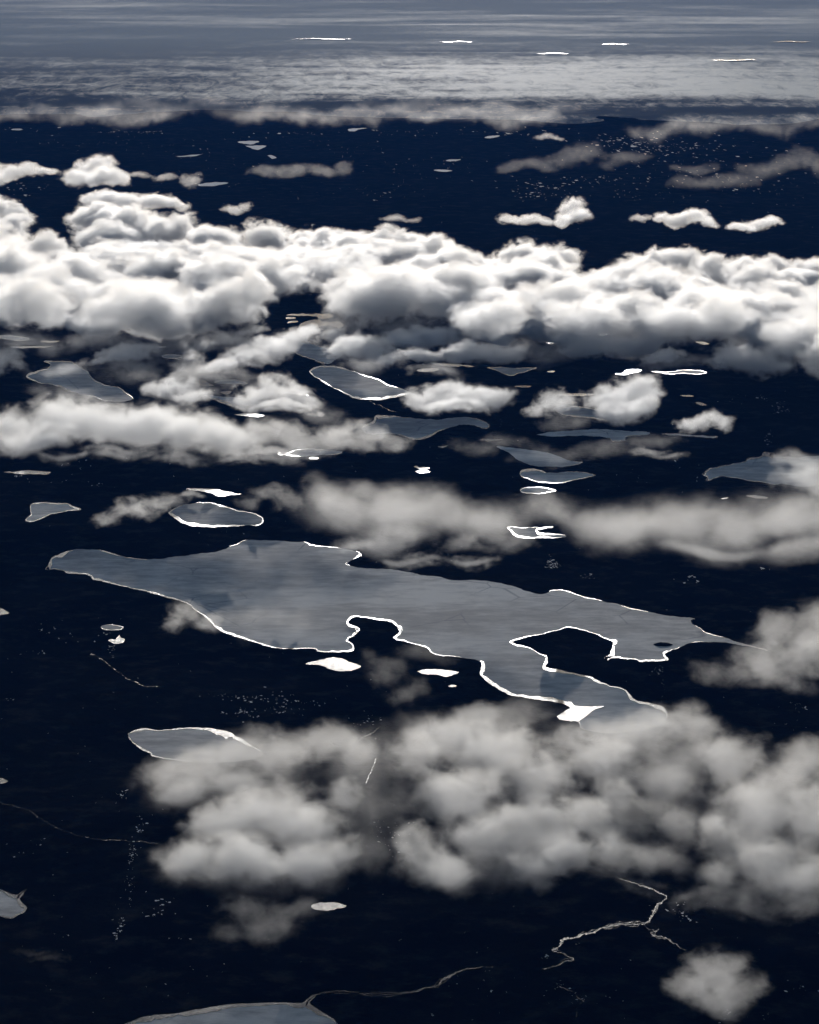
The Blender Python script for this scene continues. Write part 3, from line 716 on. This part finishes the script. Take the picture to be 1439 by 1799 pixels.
def make_cloud(name, lumps, dens=.008, alt=950, seed=0, er=.95, step=1.25, parent=None, soft=.55, rough=.6, size=1.0):
    """lumps: (u, v, ru, rv[, extra altitude]) - each becomes an ellipsoid swelling of the cloud at its own distance"""
    rnd = random.Random(seed); E = []
    for l in lumps:
        z = alt + (l[4] if len(l) > 4 else 0)
        p, t = at(l[0], l[1], z)
        rx = l[2] * t / F; vmm = l[3] * t / F
        dl = math.atan2(CAMH - z, p.y)
        ry = min(rx * .9, .85 * vmm / math.sin(dl))
        rz = math.sqrt(max(vmm * vmm - (ry * math.sin(dl)) ** 2, (.35 * vmm) ** 2)) / math.cos(dl)
        E.append((p, Vector((rx, ry, rz))))
    org = sum((c for c, r in E), Vector()) / len(E)
    L = [((c - org)[:], r[:]) for c, r in E]
    mr = sum((r[0] * r[1] * r[2]) ** (1 / 3) for c, r in L) / len(L)
    A = .15 * mr; k = 1 / (mr * .6); ph = rnd.uniform(0, 6); sm = .4
    lo = np.min([np.array(c) - np.array(r) * 1.25 - A * 1.5 for c, r in L], 0)
    hi = np.max([np.array(c) + np.array(r) * 1.25 + A * 1.5 for c, r in L], 0)
    st = max((hi - lo).max() / 64, mr / 12)
    n = np.ceil((hi - lo) / st).astype(int) + 3; lo = lo - st
    P = np.stack(np.meshgrid(*[lo[q] + np.arange(n[q]) * st for q in range(3)], indexing='ij'), -1)
    v, fc = surface_nets(field(P, L, A, k, ph, sm) + HULL + .02, lo, st)

    if parent is not None:                      # a billow is one connected swelling
        lab = np.arange(len(v)); old = None
        while old is None or (old != lab).any():
            old = lab.copy(); mn = lab[fc].min(1)
            for q in range(4): np.minimum.at(lab, fc[:, q], mn)
            lab = lab[lab]
        keep = lab == np.bincount(lab).argmax()
        if not keep.all():
            new = np.cumsum(keep) - 1; fc = new[fc[keep[fc[:, 0]]]]; v = v[keep]

    m = NT(name + '_droplets')
    tc = m.n('ShaderNodeTexCoord').outputs['Object']

    def swz(x, order):
        s = m.n('ShaderNodeSeparateXYZ'); m.l(x, s.inputs[0]); c = m.n('ShaderNodeCombineXYZ')
        for i, o_ in enumerate(order): m.l(s.outputs[o_], c.inputs[i])
        return c.outputs[0]
    s1 = m.vm('MULTIPLY', m.vm('SINE', m.vm('MULTIPLY_ADD', swz(tc, (1, 2, 0)), k, ph)), A)
    s2 = m.vm('MULTIPLY', m.vm('SINE', m.vm('MULTIPLY_ADD', m.vm('ADD', swz(tc, (2, 0, 1)), s1), k * 2.3, ph * 1.7)), A * .45)
    q = m.vm('ADD', m.vm('ADD', tc, s1), s2)
    d = None
    for c, r in L:
        di = m.mt('SUBTRACT', 1, m.vm('LENGTH', m.vm('MULTIPLY_ADD', q, tuple(1 / x for x in r), tuple(-a / b for a, b in zip(c, r)))))
        d = di if d is None else m.mt('SMOOTH_MAX', d, di, sm)
    no = m.noise(tc, mr * .62 * size, 5, rough, tuple(rnd.uniform(-50, 50) for _ in range(3)), (.8, .8, 1.1), .35)
    ev = m.mt('ADD', m.mt('MULTIPLY', d, 1.7), m.mt('MULTIPLY', m.mt('SUBTRACT', no, .5), er * 4))
    cov = m.ss(ev, -.12, -.12 + soft * 1.7)
    dn = m.mt('MULTIPLY', m.mt('MULTIPLY', m.mt('POWER', cov, 1.7), m.ss(d, -HULL, .02)), dens * 1.15)
    vs = m.n('ShaderNodeVolumeScatter')
    vs.inputs['Color'].default_value = (1, 1, 1, 1)
    vs.inputs['Anisotropy'].default_value = .82
    m.l(dn, vs.inputs['Density'])
    m.l(vs.outputs[0], m.out.inputs['Volume'])
    bb = v.max(0) - v.min(0)
    m.m.cycles.volume_step_rate = mr * .17 * step / (bb.mean() / 10)
    o = mesh_obj(name, v.tolist(), fc.tolist(), m.m, parent)
    if parent is None: o.location = org
    else: o.location = org - parent.location
    return o


def cloud(label, lumps, **kw):
    o = make_cloud('cloud', lumps, **kw)
    tag(o, label, 'cloud', 'clouds over the tundra')


# the great bank across the picture: one bank, its billows as parts
TOP = [(-160,350),(0,352),(60,372),(110,385),(160,372),(240,352),(300,372),(350,392),(400,398),(450,392),(500,405),(560,412),(620,408),(700,412),(760,416),(830,432),(900,440),(950,432),(985,432),(1022,462),(1080,436),(1150,442),(1250,452),(1300,458),(1400,458),(1600,460)]
BOT = [(-160,560),(0,548),(100,545),(200,560),(300,575),(400,560),(480,530),(560,540),(650,545),(760,545),(860,575),(950,600),(1050,590),(1150,575),(1250,580),(1350,600),(1439,630),(1600,630)]
tx, ty = zip(*TOP); bx, by = zip(*BOT)
bank = empty('cloud_bank', at(720, 480, 950)[0])
tag(bank, 'great dazzling white cloud bank stretching across the picture from edge to edge', 'cloud bank')
rb = random.Random(21)
cells = {}
for row in range(8):
    f = row / 7
    u = -130 + rb.uniform(0, 60)
    while u < 1570:
        t = np.interp(u, tx, ty); b = np.interp(u, bx, by)
        sc = .75 + .5 * rb.random()
        rv = (24 + 12 * f) * sc
        v = t + rv * .75 + (b - t - rv * 1.3) * f + rb.uniform(-10, 10) * (row > 0)
        ru = rv * rb.uniform(1.5, 2.1)
        if not (row >= 5 and rb.random() < .12) and not (row >= 6 and abs(u - 560) < 60):
            cells.setdefault((int((u + 200) // 330), row // 2), []).append((u, v, ru, rv * 1.12, rb.uniform(-200, 200) + 55 * row))
        u += ru * 1.1
cells[(20, 0)] = [(60,398,66,28),(130,402,74,30),(190,424,70,28),(250,440,60,26),(320,405,62,26),(380,428,62,28)]
for (i, r), lst in sorted(cells.items()):
    for h in range(0, len(lst), 8):
        make_cloud('billow', lst[h:h + 8], dens=(.0085, .007, .005, .0042)[r], soft=.55, rough=.66, seed=1000 + i * 10 + r, parent=bank, er=1.1, step=1.2)

cloud('bright thick near cloud left of centre, its lit lump low over dark ground', [(405,1445,85,55),(480,1425,100,62),(560,1455,75,60),(330,1505,72,52),(430,1510,100,58),(540,1510,88,52),(605,1500,42,40),(610,1395,40,40)], seed=1, dens=0.0042, soft=0.72, er=0.75)
cloud('dim grey cloud hanging over the blue-grey lake, behind the bright near one', [(280,1355,54,37.4),(350,1345,86.4,50.6),(430,1325,75.6,44),(500,1315,81,49.5),(575,1305,75.6,46.2),(635,1330,48.6,46.2),(330,1390,64.8,37.4),(420,1380,64.8,37.4)], seed=2, dens=0.0026, soft=.8, er=0.75)
cloud('thin ghostly wisp hanging below the bright near left cloud', [(430,1590,60,30),(470,1620,80,42),(530,1600,60,26),(400,1640,40,26)], seed=3, dens=0.0008, soft=.9)
cloud('large near cloud in the lower middle, grey with pale billows', [(725,1330,60,62),(800,1285,80,52),(880,1320,90,66),(800,1390,100,66),(720,1490,55,56),(785,1520,90,52),(880,1460,100,60),(840,1250,50,22)], seed=4, dens=0.0033, soft=0.72, er=0.75)
cloud('pale lumpy cloud in the lower middle, joined to the dark-centred cloud', [(965,1440,90,55),(1040,1450,80,50),(1000,1500,90,46),(1085,1500,50,40),(1130,1512,24,28),(950,1370,80,60),(930,1520,60,40)], seed=5, dens=0.0034, soft=0.72, er=0.75)
cloud('large near cloud with a dark shaded middle, right of centre, topped by a round knob', [(1215,1268,64,42),(1140,1290,86,46),(1060,1340,74,62),(1280,1330,74,54),(1075,1400,50,50)], seed=6, dens=0.0028, soft=0.72, er=0.75)
cloud('dark bluish thin middle of the near cloud bank, between paler lumps right of centre', [(1170,1370,80,66),(1190,1440,70,60),(1120,1440,60,54),(1180,1510,60,40)], seed=66, dens=.0017, soft=.8, er=.6)
cloud('broad thin veil wrapped round the near clouds of the lower right', [(760,1300,110,60),(900,1260,110,50),(1040,1330,120,80),(1200,1330,120,80),(1340,1400,120,90),(900,1500,130,70),(1080,1520,120,50),(1330,1560,130,50)], seed=70, dens=0.0008, soft=.9, er=.8)
cloud('broad thin veil wrapped round the near clouds left of centre', [(330,1380,110,70),(470,1350,120,70),(610,1350,70,60),(400,1520,130,66),(560,1530,110,60),(640,1430,50,60)], seed=71, dens=0.0007, soft=.9, er=.8)
cloud('pale soft cloud fringe hiding the end of the right arm of the largest lake', [(1060,1290,60,30),(1120,1280,50,24),(1000,1300,50,28),(1170,1270,30,18)], seed=73, dens=.0026, soft=.8)
cloud('thin veil bridging the dark gap between the two near cloud masses', [(650,1330,96,62),(662,1385,100,66),(655,1440,100,66),(650,1500,96,60)], seed=74, dens=.00042, soft=.9, er=.8)
cloud('tall near cloud filling the lower right edge', [(1400,1345,70,50),(1330,1420,95,76),(1420,1440,80,80),(1270,1480,66,56),(1350,1510,85,56),(1430,1540,70,60),(1270,1540,50,36),(1490,1400,70,90)], seed=7, dens=0.0032, soft=0.72, er=0.75)
cloud('small round isolated cloud near the lower right corner', [(1255,1700,70,46),(1220,1730,52,40),(1300,1735,56,36),(1260,1755,66,34)], seed=8, dens=0.003, soft=.7, er=0.75)
cloud('grey puffy cloud at the right edge beside the tip of the largest lake', [(1365,1105,58.0608,44.352),(1420,1110,62.8992,51.744),(1400,1150,96.768,44.352),(1330,1160,60.48,34.496),(1470,1130,72.576,73.92)], seed=9, dens=0.0015, soft=0.75)
cloud('thin dim cloud veil under the right tip of the largest lake', [(1240,1175,51.84,24.2),(1300,1180,64.8,28.6),(1370,1195,75.6,26.4)], seed=10, dens=0.001, soft=.9)
cloud('left half of the grey cloud band in the middle distance, above the largest lake', [(560,875,48.3,38.08),(620,895,78.75,53.76),(700,895,94.5,58.24),(790,905,84,49.28),(870,915,73.5,42.56),(690,945,84,33.6),(640,850,42,22.4)], seed=11, dens=0.0011, soft=0.8, er=0.5)
cloud('wispy grey knot of cloud between the halves of the grey band', [(950,880,44,24),(985,905,40,22),(900,950,60,20),(820,955,60,22)], seed=12, dens=0.0007, soft=.9)
cloud('long right half of the grey cloud band in the middle distance', [(1040,915,63,42.56),(1110,930,89.25,51.52),(1200,925,94.5,53.76),(1300,925,94.5,56),(1390,915,78.75,58.24),(1470,910,84,78.4),(1250,965,115.5,26.88),(1400,970,94.5,29.12)], seed=13, dens=0.0011, soft=0.8, er=0.5)
cloud('very thin even veil spread along the grey cloud band in the middle distance', [(600,890,90,46),(720,900,100,54),(850,905,100,46),(970,905,90,40),(1090,915,110,48),(1230,915,120,52),(1370,900,110,58),(1480,890,90,70)], seed=72, dens=.0005, soft=.9, er=.6)
cloud('pale cloud resting on the rippled lake at the right edge', [(1400,812,53.76,24.64),(1445,830,56,33.6),(1410,845,78.4,24.64),(1475,860,56,33.6)], seed=14, dens=0.0014, soft=0.75)
cloud('long soft roll of cloud lying across the left side', [(30,745,56,42.56),(100,740,80.64,47.04),(180,745,95.2,47.04),(260,745,89.6,44.8),(330,760,78.4,42.56),(395,772,69.44,38.08),(60,775,78.4,24.64),(-60,750,67.2,44.8)], seed=15, dens=0.0042, soft=0.75)
cloud('ragged tail of the long left roll, reaching towards the bow-shaped lake', [(450,765,67.2,33.6),(520,770,67.2,33.6),(590,768,69.44,31.36),(650,772,58.24,29.12),(700,775,33.6,17.92),(480,800,78.4,17.92)], seed=16, dens=0.0014, soft=0.75)
cloud('torn wisps under the long left roll of cloud', [(200,795,90,16),(320,805,70,16),(420,805,70,14),(110,800,60,12)], seed=17, dens=0.001, soft=.9)
cloud('small cloud left of the whale-shaped pond', [(285,685,38.08,20.16),(315,675,44.8,20.16),(340,695,40.32,15.68)], seed=18, dens=.004, soft=0.75)
cloud('feathery cloud over the lakes left of the dark ridge', [(440,700,49.28,20.16),(475,685,56,26.88),(520,698,47.04,20.16),(500,715,78.4,13.44)], seed=19, dens=.004, er=1.15, soft=0.75)
cloud('small low cloud just right of the frozen lake above the long left roll', [(205,625,47.04,15.68),(240,615,44.8,19.04),(180,635,29.12,8.96)], seed=20, dens=.005, soft=0.75)
cloud('slanting torn cloud leading up to the grey lake under the great bank', [(385,645,49.28,15.68),(430,628,51.52,17.92),(475,610,56,24.64),(510,597,51.52,22.4),(545,585,33.6,13.44)], seed=21, dens=.0048, er=1.1, soft=0.75)
cloud('thin cloud curl above the slanting torn cloud', [(330,635,34,22),(350,610,40,16),(400,595,44,14),(440,580,40,10)], seed=22, dens=.0025, er=1.15, soft=.8)
cloud('bright compact cloud right of the dark ridge', [(610,615,49.28,24.64),(650,612,51.52,26.88),(585,590,29.12,17.92),(690,628,38.08,15.68)], seed=23, dens=.006, soft=0.75)
cloud('fluffy cloud standing above the bow-shaped lake', [(735,700,40.32,20.16),(780,690,49.28,22.4),(825,700,49.28,24.64),(865,695,44.8,22.4),(800,715,67.2,15.68)], seed=24, dens=.0055, soft=0.75)
cloud('puffy round-topped cloud over the round ringed lake, right of centre', [(1115,690,51.52,38.08),(1070,700,49.28,31.36),(1090,720,56,22.4),(1130,715,33.6,22.4)], seed=25, dens=.006, soft=0.75)
cloud('small ragged cloud on the left side of the round ringed lake', [(970,710,38.08,26.88),(1000,705,29.12,15.68),(945,722,24.64,13.44)], seed=26, dens=.003, soft=0.75)
cloud('lone small cloud on the right-hand plain', [(1225,745,40.32,15.68),(1260,738,33.6,17.92),(1205,742,22.4,11.2)], seed=27, dens=.0045, soft=0.75)
cloud('round bright cloud at upper right just below the great bank', [(1300,625,51.52,29.12),(1340,632,56,29.12),(1275,635,38.08,22.4),(1375,642,29.12,15.68)], seed=28, dens=0.0065, soft=0.75)
cloud('thin haze-like cloud strip between the long left roll and the great bank', [(120,690,80,20),(230,665,70,22),(560,730,70,22),(480,655,60,18),(360,725,80,18),(620,760,60,18)][:3] + [(330,690,80,20),(420,660,60,18)], seed=75, dens=.00045, soft=.9, er=1.0)
cloud('thin haze-like cloud strip across the small lakes right of centre', [(860,780,80,20),(960,800,80,22),(1060,790,80,20),(1150,770,70,18),(1000,740,70,18)], seed=76, dens=.0003, soft=.9, er=1.0)
cloud('small cloud cut by the left edge above the long roll', [(10,625,38.08,20.16),(-20,640,44.8,26.88),(35,645,20.16,11.2)], seed=29, dens=.0045, soft=0.75)
cloud('ragged belt of cloud below the great bank, centre part', [(700,600,44,16),(760,590,56,22),(815,622,60,20),(740,622,40,14),(880,618,50,16),(870,590,50,18)], seed=30, dens=0.0065)
cloud('ragged belt of cloud below the great bank, right part', [(945,580,55,22),(1010,575,56,22),(1040,615,60,20),(1110,605,66,22),(1170,590,55,18),(1160,628,46,14),(1090,580,50,14)], seed=31, dens=0.0065)
cloud('thin torn veil of cloud under the left part of the great bank', [(60,600,90,22),(170,600,90,24),(290,605,90,26),(400,600,80,24),(240,640,80,20),(350,660,70,24),(120,650,80,18)], seed=67, dens=.0007, soft=.9, er=1.25)
cloud('thin torn veil of cloud under the middle of the great bank', [(600,580,70,22),(700,575,80,24),(800,590,80,28),(900,620,70,26),(650,640,70,20),(780,655,60,14)], seed=68, dens=.0008, soft=.9, er=1.25)
cloud('thin torn veil of cloud under the right part of the great bank', [(980,620,80,24),(1090,600,80,28),(1200,590,80,30),(1310,585,80,26),(1400,620,70,26),(1180,640,70,18)], seed=69, dens=.0008, soft=.9, er=1.25)
cloud('loose cloud at the right edge hanging from the great bank', [(1390,585,56,22),(1440,600,44,34),(1330,575,50,14),(1450,640,30,24),(1240,570,60,14)], seed=32, dens=0.0065)
cloud('pale cloud tongue below the left end of the great bank', [(30,555,60,16),(110,560,66,18),(190,572,66,20),(280,572,66,22),(355,572,50,18)], seed=33, dens=0.0065)
cloud('separate dome-shaped cloud behind the great bank at upper left', [(165,292,38,22),(140,308,34,18),(185,312,44,18)], seed=34, dens=.0045)
cloud('far small cloud cut by the left edge beside the dome-shaped one', [(10,302,30,18),(45,300,34,12),(-20,312,34,16),(85,298,22,6)], seed=35, dens=.0042)
cloud('low rolling cloud just behind the great bank at upper left', [(170,348,36,14),(220,352,48,16),(275,355,44,14),(310,358,24,10)], seed=36, dens=.006)
cloud('far flat cloud streak with an upturned right end', [(470,302,35.7,12),(510,298,39.9,13.5),(560,300,42,10.5),(603,296,21,18)], seed=37, dens=0.0002)
cloud('faint far cloud puffs right of the dome-shaped cloud', [(290,312,24,8),(335,316,24,14),(250,308,26,6)], seed=38, dens=0.0008)
cloud('small grey puff peeping over the great bank left of centre', [(410,368,24,9),(430,362,15,9)], seed=39, dens=0.0018)
cloud('upright ball-shaped cloud behind the great bank, right of centre', [(1005,368,27,22),(1020,380,24,14),(985,385,20,14)], seed=40, dens=.006)
cloud('low ragged cloud left of the ball-shaped one', [(895,386,26,9),(925,384,28,10),(955,390,22,7)], seed=41, dens=.0035)
cloud('bright low cloud at upper right, left of a flatter one', [(1180,385,34,13),(1220,382,34,15),(1245,392,20,10)], seed=42, dens=.006)
cloud('little faint puff beside the bright low cloud at upper right', [(1120,384,17,8),(1138,380,12,6)], seed=43, dens=.002)
cloud('flatter bright cloud at far upper right behind the great bank', [(1300,400,32,8),(1335,393,34,11),(1360,388,20,8)], seed=44, dens=.005)
cloud('far grey cloud streak below the ice edge, right of centre', [(905,293,39.9,12),(950,290,46.2,13.5),(1000,275,46.2,19.5),(1035,266,33.6,18)], seed=45, dens=9e-05)
cloud('far faint cloud trailing right of the grey streak below the ice edge', [(1075,288,27.3,13.5),(1115,274,35.7,13.5),(1090,278,31.5,10.5)], seed=46, dens=8e-05)
cloud('far long cloud at right, lower of two', [(1210,322,39.9,13.5),(1260,316,46.2,15),(1305,320,37.8,13.5)], seed=47, dens=9e-05)
cloud('far long cloud at the right edge, upper of two', [(1330,298,46.2,15),(1375,290,46.2,16.5),(1410,275,37.8,21),(1450,285,46.2,22.5),(1220,296,52.5,9)], seed=48, dens=9e-05)
cloud('small puff in line with the far central clouds over dark land', [(695,384,28,7),(725,386,18,5)], seed=49, dens=0.0009)
for lb_, u0, u1, v0, v1, sd in (('far low grey cloud roll over the ice edge at left', -20, 290, 196, 208, 50), ('far low grey cloud roll over the ice edge left of centre', 440, 660, 192, 210, 51),
        ('far low grey cloud roll over the ice edge right of centre', 700, 960, 196, 214, 52), ('far low grey cloud roll just under the ice edge at right', 1120, 1470, 212, 236, 53),
        ('far thin torn cloud sheet lying on the ice margin at left', 150, 480, 178, 200, 64), ('far thin torn cloud sheet lying on the ice margin right of centre', 640, 1000, 182, 200, 65)):
    rr = random.Random(sd)
    cloud(lb_, [(u0 + (u1 - u0) * (i + .5) / 8 + rr.uniform(-10, 10), rr.uniform(v0, v1), rr.uniform(40, 70), rr.uniform(12, 20)) for i in range(8)], seed=sd, dens=.00014 if sd < 60 else .00008, alt=900, soft=.9, er=1.2)
cloud('far small puff alone below the ice edge', [(960,240,24,6),(980,243,16,4)], seed=54, dens=0.0007, alt=900)
cloud('very thin cloud veil above the blue-black ground left of the lens-shaped lake', [(190,912,34,16),(235,895,46,22),(285,880,44,18),(330,873,30,10)], seed=55, dens=.0017, soft=.8, er=1.15)
cloud('small translucent cloud drifting on the near left shore of the largest lake', [(330,1080,40,26),(305,1100,28,18),(370,1090,40,22)], seed=56, dens=.0022, soft=.8)
cloud('barely visible veil of mist over the middle of the largest lake', [(450,1080,90,46),(540,1100,70,36),(760,1150,70,26)], seed=57, dens=.0004, soft=1.0)
cloud('faint mist between the lens-shaped lake and the grey cloud band', [(470,865,44,18),(510,880,40,26),(440,880,30,14)], seed=58, dens=.0009, soft=.9)
cloud('faint small mist patch on the dark plain right of centre', [(1140,795,44,10),(1180,800,34,8)], seed=59, dens=.0013, soft=.8)
cloud('faint mist patch in the dark bay right of the fish-shaped pond', [(680,1175,50,34),(720,1215,50,30),(650,1150,24,14)], seed=60, dens=.0006, soft=1.0)
cloud('faint wisp low on the dark lower left plain', [(50,1672,44,9),(90,1682,50,10)], seed=61, dens=.0006, soft=.9)
cloud('dim cloud fringe under the large lower right clouds', [(1230,1580,80,26),(1340,1590,90,30),(1420,1600,70,30),(1130,1560,60,20)], seed=62, dens=.0011, soft=.9)
cloud('faint mist hanging under the grey band above the largest lake', [(720,985,80,16),(830,985,60,14),(620,960,50,18)], seed=63, dens=.0012, soft=.9)

# ---------------------------------------------------------------- the air itself
hz = NT('air')
pv = hz.n('ShaderNodeVolumePrincipled')
pv.inputs['Color'].default_value = (.08, .31, 1.0, 1)
pv.inputs['Density'].default_value = 1.25e-6
pv.inputs['Anisotropy'].default_value = .1
hz.l(pv.outputs[0], hz.out.inputs['Volume'])
x, y0, y1, z0, z1 = 262000, -8000, 622000, -6.0, 10060.0
V = [(sx_ * x, yy, zz) for zz in (z0, z1) for yy in (y0, y1) for sx_ in (-1, 1)]
tag(mesh_obj('haze', V, [(0, 2, 3, 1), (4, 5, 7, 6), (0, 1, 5, 4), (2, 6, 7, 3), (0, 4, 6, 2), (1, 3, 7, 5)], hz.m), kind='stuff')
